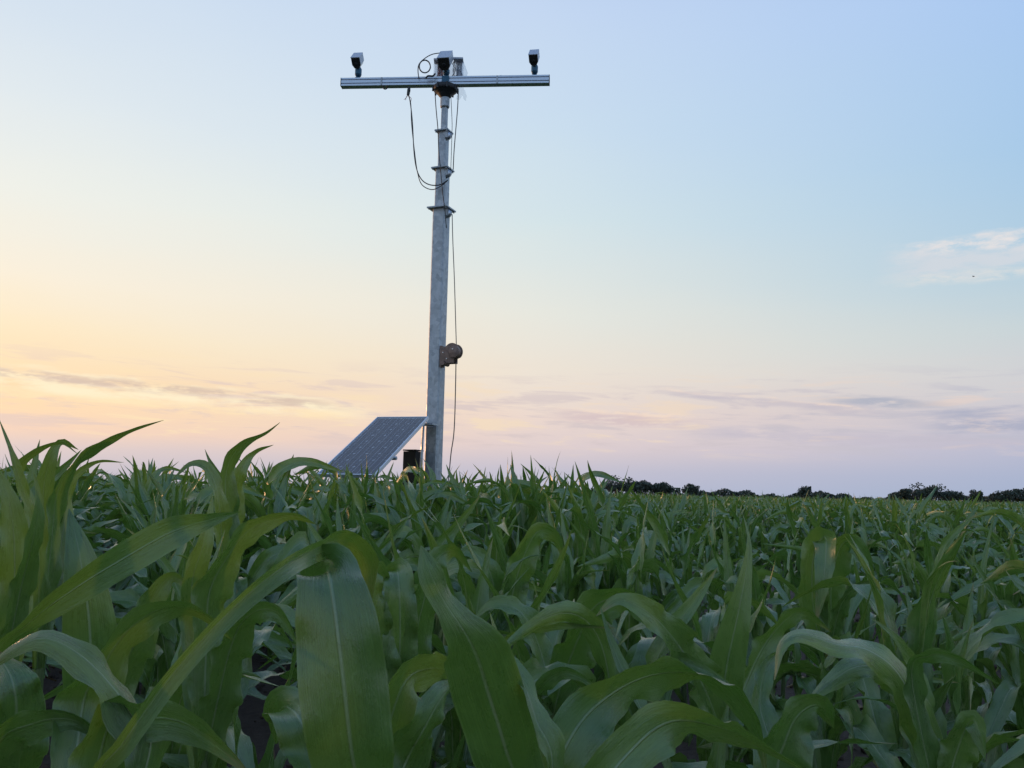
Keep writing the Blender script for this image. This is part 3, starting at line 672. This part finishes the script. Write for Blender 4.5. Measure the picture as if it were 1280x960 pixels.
def stalk_geo(h, seg=8, r0=0.014, r1=0.008, lean=(0, 0), n=7):
    V, Q, UV = [], [], []
    for i in range(n):
        q = i/(n-1)
        for k in range(seg):
            a = 2*math.pi*k/seg; rr = (r0+(r1-r0)*q)*(1.12 if i % 2 else 0.95)
            V.append((rr*math.cos(a)+lean[0]*q, rr*math.sin(a)+lean[1]*q, -0.02+(h+0.02)*q)); UV.append((k/seg, q*0.2))
    for i in range(n-1):
        for k in range(seg): Q.append((i*seg+k, i*seg+(k+1) % seg, (i+1)*seg+(k+1) % seg, (i+1)*seg+k))
    return np.array(V), np.array(Q), np.array(UV)
def rotz(V, a):
    c, s_ = math.cos(a), math.sin(a); V = np.asarray(V)
    return np.stack([V[:, 0]*c-V[:, 1]*s_, V[:, 0]*s_+V[:, 1]*c, V[:, 2]], 1)
NPROTO = 18
protos = []
for k in range(NPROTO):
    r = np.random.default_rng(100+k)
    spec = plant_spec(r)
    P = dict(stalk=make_mesh('stalk', *stalk_geo(0.60), 'stalk'), leaves=[], far=[], vfar=[])
    for z, a, kw in spec:
        sd_ = int(r.integers(1e9))
        V, Q, UV = leaf_geo(seg=28, cols=6, r=np.random.default_rng(sd_), **kw)
        P['leaves'].append(make_mesh('leaf', rotz(V, a)+[0, 0, z], Q, UV, 'leaf'))
        V, Q, UV = leaf_geo(seg=9, cols=2, r=np.random.default_rng(sd_), **kw)
        P['far'].append((rotz(V, a)+[0, 0, z], Q, UV))
        V, Q, UV = leaf_geo(seg=5, cols=2, r=np.random.default_rng(sd_), **kw)
        P['vfar'].append((rotz(V, a)+[0, 0, z], Q, UV))
    tops = max(v[0][:, 2].max() for v in P['far']); P['h'] = tops
    protos.append(P)

# ---- hero plants in the foreground, leaf by leaf
def hero_leaf(pts, W, roll=0.0, flip=False, seg=48, cols=10, stalk=None, v=0.30, wave=0.34, freq=4.3, wp=None, ph=0.0):
    q = [PD(*p) for p in pts]
    if stalk is not None: q = [stalk]+q
    q = np.array(q)
    P = spline(q, 400)
    s_ = np.concatenate([[0], np.cumsum(np.linalg.norm(np.diff(P, axis=0), axis=1))]); s_ /= s_[-1]
    t = np.linspace(0, 1, seg+1); P = np.stack([np.interp(t, s_, P[:, i]) for i in range(3)], 1)
    T = np.gradient(P, axis=0); T /= np.linalg.norm(T, axis=1)[:, None]
    view = P-CC; view /= np.linalg.norm(view, axis=1)[:, None]
    S = np.cross(T, view); S /= np.linalg.norm(S, axis=1)[:, None]
    if flip: S = -S
    Nn = np.cross(T, S)
    kt = np.array([s_[min(399, int(round(399*i/(len(q)-1))))] for i in range(len(q))])      # where the control points lie along the leaf
    def along(val):
        if not hasattr(val, '__len__'): return np.full(len(t), float(val))
        if len(val) == len(pts) and stalk is not None: return np.interp(t, kt, [val[0]]+list(val))
        return np.interp(t, np.linspace(0, 1, len(val)), val)
    ra = np.radians(along(roll))
    S = S*np.cos(ra)[:, None]+Nn*np.sin(ra)[:, None]
    wd = W*(widthprof(t) if wp is None else along(wp))
    va = 0.6+(v-0.6)*sstep(t/0.3)
    return ribbon(P, S, wd, cols, va, wave, freq, ph)
HERO_XY = []
def hero(px, depth, zstalk, label, leaves, extra=None):
    g = PD(px, 700, depth); base = np.array([g[0], g[1], 0.0]); HERO_XY.append((g[0], g[1]))
    t = thing('corn_plant', tuple(base), label, 'corn plant', 'corn plants in the field')
    o = bpy.data.objects.new('stalk', make_mesh('stalk', *stalk_geo(zstalk, r0=0.016, r1=0.010), 'stalk')); COL.objects.link(o); o.parent = t
    for lf in leaves:
        p0 = PD(*lf['pts'][0]); zs = max(0.15, min(zstalk-0.02, p0[2]-0.10))
        V, Q, UV = hero_leaf(stalk=np.array([base[0], base[1], zs]), **lf)
        o = bpy.data.objects.new('leaf', make_mesh('leaf', V-base, Q, UV, 'leaf')); COL.objects.link(o); o.parent = t
    if extra is not None:            # plain lower leaves from a library plant
        Pq = protos[extra % NPROTO]
        for me in Pq['leaves'][1:4]:
            o = bpy.data.objects.new('leaf', me); COL.objects.link(o); o.parent = t; o.scale = (0.85, 0.85, 0.85); o.rotation_euler = (0, 0, px*0.37)
D = dict
hero(452, 0.95, 0.72, 'corn plant at the bottom edge with a broad upright leaf folded back at its top', [
    D(pts=[(448, 1010, .93), (438, 930, .90), (429, 850, .90), (420, 775, .915), (414, 733, .935), (410, 714, .975), (405, 719, 1.04), (398, 755, 1.10)], W=.094, roll=[0, 0, 0, 0, 0, 0, 0, 0], wp=[.80, .95, 1, .92, .76, .72, .6, .02], wave=.16, v=.16),
    D(pts=[(478, 960, 1.15), (488, 900, 1.15), (505, 855, 1.16), (527, 838, 1.2), (560, 838, 1.28), (590, 860, 1.34)], W=.085, roll=[15, 25, 30, 40, 30]),
    D(pts=[(500, 970, 1.05), (525, 920, 1.05), (552, 872, 1.08), (572, 850, 1.15)], W=.065, roll=[10, 30, 45], flip=True),
    D(pts=[(395, 960, 1.1), (375, 900, 1.12), (352, 885, 1.2), (345, 930, 1.28)], W=.08, roll=20)], 3)
hero(650, 0.88, 0.70, 'corn plant at bottom centre with a wide yellow-green leaf and a twisted tip', [
    D(pts=[(650, 1010, .98), (630, 930, .95), (610, 865, .92), (596, 820, .89), (580, 788, .87), (556, 752, .86), (538, 715, .85), (526, 682, .86)], W=.072, roll=[0, 0, 0, 0, 30, 45, 20, 0], wp=[.95, 1.1, 1.1, 1.0, .62, .46, .40, .02], flip=True, wave=.16, v=.14),
    D(pts=[(690, 970, .9), (670, 900, .92), (652, 850, .95), (626, 812, .98), (612, 765, 1.0)], W=.04, roll=[50, 55, 50], wave=.2)], 5)
hero(725, 1.08, 0.68, 'corn plant at the bottom edge with a leaf arching right and drooping to the frame', [
    D(pts=[(692, 990, 1.05), (702, 945, 1.05), (737, 890, 1.08), (794, 851, 1.12), (850, 840, 1.16), (900, 852, 1.19), (935, 890, 1.2), (952, 935, 1.22), (958, 975, 1.22)], W=.068, roll=[5, 5, 20, 45, 66, 64, 45, 35, 20], wave=.3),
    D(pts=[(745, 1000, .90), (790, 937, .92), (838, 902, .95), (895, 908, 1.0), (950, 930, 1.04), (1015, 968, 1.05)], W=.060, roll=[5, 15, 35, 50, 56, 60], wave=.28)], 8)
hero(902, 1.9, 0.62, 'corn plant with one tall upright pointed yellow-green leaf right of centre', [
    D(pts=[(903, 890, 1.9), (908, 835, 1.9), (922, 770, 1.9), (933, 712, 1.92), (936, 675, 1.95), (928, 640, 2.0)], W=.085, roll=[10, 0, 0, 20, 50], wp=[.4, .8, 1, .95, .8, .55, .3, .1, .01], wave=.06, v=.15),
    D(pts=[(880, 860, 1.8), (850, 810, 1.75), (815, 770, 1.7), (775, 750, 1.7), (745, 770, 1.7)], W=.085, roll=[40, 35, 30, 25]),
    D(pts=[(930, 860, 1.95), (960, 800, 2.0), (1000, 765, 2.0), (1040, 790, 2.0)], W=.07, roll=[30, 40, 40])], 9)
hero(1165, 1.45, 0.60, 'corn plant at lower right with a long dark leaf arching over to the left', [
    D(pts=[(1172, 960, 1.45), (1150, 895, 1.44), (1122, 840, 1.42), (1085, 812, 1.40), (1045, 805, 1.37), (1005, 793, 1.35), (978, 805, 1.33), (968, 850, 1.3)], W=.066, roll=[20, 25, 35, 48, 50, 45, 30], flip=True, wave=.15),
    D(pts=[(1150, 900, 1.5), (1120, 845, 1.5), (1075, 832, 1.48), (1035, 855, 1.45), (1000, 890, 1.42)], W=.062, roll=[30, 30, 20, 25], flip=True),
    D(pts=[(1140, 850, 1.4), (1160, 820, 1.38), (1192, 822, 1.36), (1225, 840, 1.36), (1250, 856, 1.36)], W=.04, roll=[30, 40, 40]),
    D(pts=[(1150, 860, 1.5), (1125, 806, 1.5), (1105, 785, 1.5), (1088, 772, 1.5)], W=.035, roll=[20, 40]),
    D(pts=[(1190, 960, 1.4), (1215, 900, 1.38), (1232, 950, 1.35)], W=.06, roll=20)], 2)
hero(985, 1.3, 0.58, 'corn plant at the bottom edge with a short broad leaf folded to the right', [
    D(pts=[(972, 975, 1.3), (982, 925, 1.3), (1000, 892, 1.3), (1025, 882, 1.3), (1042, 910, 1.32)], W=.09, roll=[0, 10, 30, 35]),
    D(pts=[(965, 940, 1.35), (950, 880, 1.4), (960, 830, 1.45), (985, 810, 1.5)], W=.05, roll=30)], 6)
hero(112, 0.78, 0.66, 'corn plant at lower left with a narrow leaf slanting up to the right', [
    D(pts=[(112, 1000, .73), (150, 935, .73), (220, 838, .76), (295, 757, .81), (355, 708, .86), (395, 686, .98), (428, 676, 1.08), (455, 698, 1.15), (464, 750, 1.18)], W=.026, roll=[20, 20, 25, 30, 30, 30, 20, 10, 0], wp=[.8, .8, .85, .9, 1, 1.2, 1.6, 1.8, .1], v=.6, wave=.05),
    D(pts=[(185, 950, .80), (165, 895, .80), (139, 856, .80), (100, 818, .80), (55, 797, .80), (12, 815, .80), (-30, 850, .8)], W=.052, roll=[30, 35, 40, 42, 38, 30], flip=True),
    D(pts=[(100, 905, .92), (125, 840, .92), (160, 788, .93), (205, 760, .95), (252, 766, 1.0), (290, 800, 1.03)], W=.066, roll=[20, 30, 45, 55, 55, 40]),
    D(pts=[(130, 925, .80), (175, 900, .80), (225, 902, .81), (270, 930, .82), (315, 970, .82)], W=.06, roll=[40, 35, 30, 35])], 7)
hero(-30, 1.02, 0.70, 'corn plant cut by the left frame edge with a long leaf reaching right', [
    D(pts=[(-15, 840, 1.0), (35, 780, 1.0), (95, 735, 1.02), (155, 698, 1.05), (215, 665, 1.1), (262, 650, 1.15), (300, 640, 1.2)], W=.046, roll=[50, 50, 30, 15, 10, 30, 30], wp=[.5, .6, .9, 1, .95, .5, .02], wave=.1),
    D(pts=[(5, 960, .95), (20, 900, .95), (15, 850, .95), (-10, 810, 1.0)], W=.08, roll=10, flip=True),
    D(pts=[(-10, 940, .9), (40, 905, .9), (90, 900, .9), (130, 925, .92)], W=.06, roll=35)], 1)
hero(108, 1.55, 0.72, 'corn plant at left with a broad upright blunt leaf behind the slanting one', [
    D(pts=[(112, 900, 1.55), (114, 830, 1.55), (110, 760, 1.55), (100, 695, 1.56), (86, 636, 1.6)], W=.095, roll=[0, 0, 5, 10], flip=True, wave=.06, v=.15),
    D(pts=[(140, 860, 1.5), (170, 800, 1.48), (190, 750, 1.48), (215, 720, 1.5), (240, 740, 1.5)], W=.07, roll=[10, 20, 30])], 4)
hero(60, 1.5, 0.80, 'corn plant at upper left with a long thin leaf curving right across the sky', [
    D(pts=[(64, 680, 1.5), (72, 615, 1.5), (95, 578, 1.5), (130, 553, 1.5), (165, 537, 1.5), (205, 525, 1.5)], W=.036, roll=[10, 35, 45, 50, 50]),
    D(pts=[(48, 680, 1.45), (32, 625, 1.42), (16, 572, 1.4), (-2, 522, 1.4)], W=.030, roll=[20, 35, 45]),
    D(pts=[(35, 640, 1.55), (22, 590, 1.55), (40, 566, 1.55), (75, 553, 1.55), (98, 568, 1.55)], W=.032, roll=[30, 45, 45]),
    D(pts=[(58, 680, 1.6), (54, 620, 1.6), (62, 575, 1.6), (76, 552, 1.62), (98, 562, 1.66)], W=.048, roll=[10, 15, 25]),
    D(pts=[(80, 660, 1.6), (90, 600, 1.62), (120, 577, 1.65), (155, 578, 1.7)], W=.032, roll=[40, 50])], 10)
hero(10, 1.25, 0.80, 'corn plant in the upper left corner of the crop with dark crowded leaves', [
    D(pts=[(15, 760, 1.25), (18, 690, 1.25), (12, 630, 1.25), (-5, 580, 1.25)], W=.055, roll=[0, 10, 20]),
    D(pts=[(25, 740, 1.22), (40, 680, 1.2), (48, 630, 1.2), (42, 590, 1.2)], W=.036, roll=[10, 30, 30])], 12)
hero(286, 2.2, 0.78, 'corn plant left of the panel with a broad leaf pointing up against the sunset', [
    D(pts=[(286, 690, 2.2), (282, 630, 2.2), (284, 585, 2.2), (302, 556, 2.2), (332, 541, 2.2), (350, 528, 2.2)], W=.066, roll=[0, 5, 20, 30, 45], wp=[.4, .7, .9, 1, 1, .8, .55, .25, .02]),
    D(pts=[(292, 640, 2.25), (300, 590, 2.25), (318, 565, 2.3), (342, 556, 2.3)], W=.055, roll=[10, 30, 40]),
    D(pts=[(275, 640, 2.1), (262, 590, 2.1), (240, 580, 2.1), (215, 600, 2.1)], W=.05, roll=35)], 13)
hero(270, 1.42, 0.68, 'corn plant at left with broad grey-green leaves and dry orange leaf edges', [
    D(pts=[(258, 800, 1.42), (262, 740, 1.42), (285, 695, 1.42), (315, 660, 1.43), (362, 644, 1.46), (395, 655, 1.5)], W=.068, roll=[10, 20, 30, 42, 45]),
    D(pts=[(245, 800, 1.45), (240, 730, 1.45), (256, 675, 1.46), (266, 618, 1.5)], W=.055, roll=[0, 15, 30]),
    D(pts=[(285, 820, 1.35), (310, 770, 1.33), (345, 765, 1.32), (372, 805, 1.32)], W=.065, roll=[20, 35, 30])], 14)
hero(690, 1.95, 0.66, 'corn plant right of centre with a thin flat leaf pointing right', [
    D(pts=[(652, 840, 1.75), (625, 815, 1.7), (645, 792, 1.7), (700, 781, 1.7), (770, 785, 1.7)], W=.036, roll=[20, 35, 45, 45]),
    D(pts=[(700, 860, 1.9), (722, 800, 1.88), (745, 757, 1.86), (785, 748, 1.85), (822, 775, 1.85), (855, 832, 1.85)], W=.095, roll=[10, 20, 35, 35, 30]),
    D(pts=[(680, 830, 2.0), (655, 770, 2.0), (620, 755, 2.0), (590, 775, 2.0)], W=.07, roll=[20, 38, 35]),
    D(pts=[(670, 870, 1.6), (700, 840, 1.55), (735, 852, 1.52), (755, 885, 1.5)], W=.05, roll=35)], 15)
hero(498, 1.72, 0.70, 'corn plant at centre left with square-topped leaves folded over at the tip', [
    D(pts=[(496, 870, 1.72), (500, 800, 1.72), (499, 735, 1.73), (496, 712, 1.78), (492, 730, 1.85)], W=.075, roll=[0, 0, 5, 5], wp=[.5, .8, 1, 1, .95, .85, .6, .1]),
    D(pts=[(480, 850, 1.7), (468, 790, 1.7), (462, 735, 1.7), (472, 710, 1.72), (490, 735, 1.76)], W=.075, roll=[10, 10, 20, 20]),
    D(pts=[(510, 830, 1.75), (530, 750, 1.75), (545, 700, 1.75), (570, 690, 1.8), (590, 715, 1.82)], W=.07, roll=[10, 25, 35])], 16)
hero(640, 2.6, 0.74, 'corn plant at centre with a broad grey-green leaf leaning right', [
    D(pts=[(634, 790, 2.6), (640, 745, 2.6), (655, 695, 2.6), (673, 664, 2.6), (695, 672, 2.62), (705, 700, 2.65)], W=.09, roll=[0, 5, 15, 25, 30]),
    D(pts=[(625, 770, 2.6), (610, 710, 2.6), (585, 690, 2.6), (560, 705, 2.6)], W=.075, roll=[10, 30, 30])], 17)
hero(1030, 2.5, 0.66, 'corn plant right of centre with two broad drooping leaves and a scorched fold', [
    D(pts=[(1022, 790, 2.5), (1015, 740, 2.5), (1018, 690, 2.5), (1032, 672, 2.48), (1030, 720, 2.42), (1020, 780, 2.4)], W=.085, roll=[0, 10, 20, 15, 10]),
    D(pts=[(1038, 780, 2.5), (1040, 720, 2.5), (1055, 678, 2.48), (1078, 690, 2.45), (1095, 735, 2.44)], W=.085, roll=[10, 20, 25, 20]),
    D(pts=[(1040, 800, 2.45), (1052, 755, 2.42), (1075, 730, 2.4), (1100, 727, 2.4)], W=.05, roll=[20, 35, 40])], 11)

# ---- rows of ordinary plants
ROWANG = rad(-24)                                # rows run away to the left
ra_ = np.array([math.sin(ROWANG), math.cos(ROWANG)]); rb_ = np.array([math.cos(ROWANG), -math.sin(ROWANG)])
pts = []
ROW, STEP = 0.74, 0.185
for i in range(-140, 140):
    off = rng.uniform(0, STEP)
    for j in range(-120, 560):
        s_ = j*STEP+off+rng.normal(0, 0.025); q = i*ROW+0.2+rng.normal(0, 0.035)
        x, y = ra_*s_+rb_*q
        d = math.hypot(x, y)
        if d > 95 or y < 0.4: continue
        a = math.atan2(x, y)
        if abs(a) > rad(41) and d > 3.5: continue
        if abs(a) > rad(60): continue
        pts.append((x, y, d, a))
eye_limit = EYE
def target_height(x, y, d):
    q = x/y
    h = 1.13+rng.normal(0, 0.07)
    if q < 0.16 and 5.5 < y < 14: h = 1.28+rng.normal(0, 0.09)
    if q > 0.09 and y > 8.4: h = 1.07+rng.normal(0, 0.06)
    if q > 0.13 and y < 8.4: h = 0.87+rng.normal(0, 0.06)+0.018*y
    elif y < 5.5:
        h = 0.93+0.045*y+rng.normal(0, 0.06)
        if q < -0.3: h += 0.03
    if -0.3 < q < 0.05 and 5.5 < y < 9: h = 1.31+rng.normal(0, 0.08)
    if rng.random() < 0.12: h += 0.10
    return max(0.7, min(h, 1.40))
cand = []
for x, y, d, a in pts:
    inview = abs(x/y) < 0.66
    if y < 1.25 and inview: continue
    if d < 1.45: continue
    if min((x-hx)**2+(y-hy)**2 for hx, hy in HERO_XY) < 0.16**2: continue
    if math.hypot(x-MX, y-MY) < 0.30: continue
    # standing room round the mast, panel and box
    if -1.9 < x < -0.6 and 8.3 < y < 10.3 and rng.random() < 0.55: continue
    # an unsown strip across the right of the field
    if x > 0.20*y+0.1 and 8.2+0.12*x < y < 10.6+0.12*x: continue
    if x > 0.10*y and y < 8.2 and rng.random() < 0.38: continue
    if x <= 0.10*y and y < 4.5 and rng.random() < (0.28 if y < 3.2 else 0.18): continue
    if 9 < d < 20 and rng.random() < 0.10: continue
    if d > 20 and rng.random() < 0.35: continue
    if d > 40 and rng.random() < 0.45: continue
    cand.append((x, y, d, inview, target_height(x, y, d)))
cand.sort(key=lambda c: (not c[3], c[2]))
IND = [c for c in cand if c[3]][:280]
ids = set(id(c) for c in IND)
REST = [c for c in cand if id(c) not in ids]
def zone(x, y):
    q = x/y
    if q < -0.36: side = 'at the left frame edge'
    elif q < -0.16: side = 'left of the solar panel'
    elif q < 0.0: side = 'below the solar panel and mast'
    elif q < 0.18: side = 'just right of the mast'
    elif q < 0.40: side = 'under the lone horizon tree'
    else: side = 'at the right frame edge'
    if y < 2.8: return 'large near green corn plant among the front leaves '+side
    if y < 4.6: return 'medium green corn plant in the middle of the crop '+side
    return 'small-looking distant green corn plant in the back rows '+side
for k, (x, y, d, _, h) in enumerate(IND):
    Pq = protos[int(rng.integers(NPROTO))]; sc_ = h/Pq['h']
    t = bpy.data.objects.new('corn_plant', None); COL.objects.link(t); t.location = (x, y, 0); t.empty_display_size = 0.1
    t.rotation_euler = (rng.normal(0, 0.05), rng.normal(0, 0.05), rng.uniform(0, 6.283)); t.scale = (sc_,)*3
    tag(t, zone(x, y), 'corn plant', 'corn plants in the field')
    o = bpy.data.objects.new('stalk', Pq['stalk']); COL.objects.link(o); o.parent = t
    for me in Pq['leaves']:
        o = bpy.data.objects.new('leaf', me); COL.objects.link(o); o.parent = t
        o.rotation_euler = (0, 0, rng.normal(0, 0.12))
# the rest of the field as one mass
VV, QQ, UU = [], [], []; off = 0
sg = stalk_geo(0.6, seg=4, n=3)
for x, y, d, _, h in REST:
    Pq = protos[int(rng.integers(NPROTO))]; sc_ = h/Pq['h']; ang = rng.uniform(0, 6.283)
    L = Pq['far'] if d < 24 else Pq['vfar']
    if d > 24: L = L[3:]
    if d > 45: L = L[1:]
    if d < 16: L = L+[sg]
    tx, ty = rng.normal(0, 0.05, 2)
    for V, Q, UV in L:
        V = rotz(V, ang)*sc_; V = V+np.stack([V[:, 2]*tx+x, V[:, 2]*ty+y, 0*V[:, 0]], 1)
        VV.append(V); QQ.append(Q+off); UU.append(UV); off += len(V)
fm = make_mesh('corn_crop', np.vstack(VV), np.vstack(QQ), np.vstack(UU), 'leaf')
fo = bpy.data.objects.new('corn_crop', fm); COL.objects.link(fo)
tag(fo, 'wide mass of green corn filling the field to the horizon', 'corn crop', kind='stuff')
print('plants', len(IND), 'rest', len(REST), 'quads', len(fm.polygons), 'cand', len(cand), 'last individual at', IND[-1][2])
# withered leaf scraps on the soil
mb = MB()
for k in range(260):
    d = 1.5+8*rng.random(); a = rng.uniform(-0.6, 0.6); c = np.array([d*math.sin(a), d*math.cos(a), 0.012])
    ang = rng.uniform(0, 6.28); ln = rng.uniform(0.05, 0.2); wd = ln*rng.uniform(0.08, 0.2); dx = np.array([math.cos(ang), math.sin(ang), 0]); dy = np.array([-dx[1], dx[0], 0])
    V = []
    for i in range(5):
        q = i/4; zz = 0.03*math.sin(q*math.pi)*rng.random(); ww = wd*(1-abs(q-0.4))
        V += [c+dx*ln*(q-.5)+dy*ww+[0, 0, zz+0.01], c+dx*ln*(q-.5)+[0, 0, zz], c+dx*ln*(q-.5)-dy*ww+[0, 0, zz+0.01]]
    mb.add(V, [(3*i+j, 3*i+j+1, 3*i+j+4, 3*i+j+3) for i in range(4) for j in range(2)])
ls = solo('leaf_litter', mb, 'dry', 'withered brown leaf scraps lying on the soil', 'leaf litter'); ls['kind'] = 'stuff'
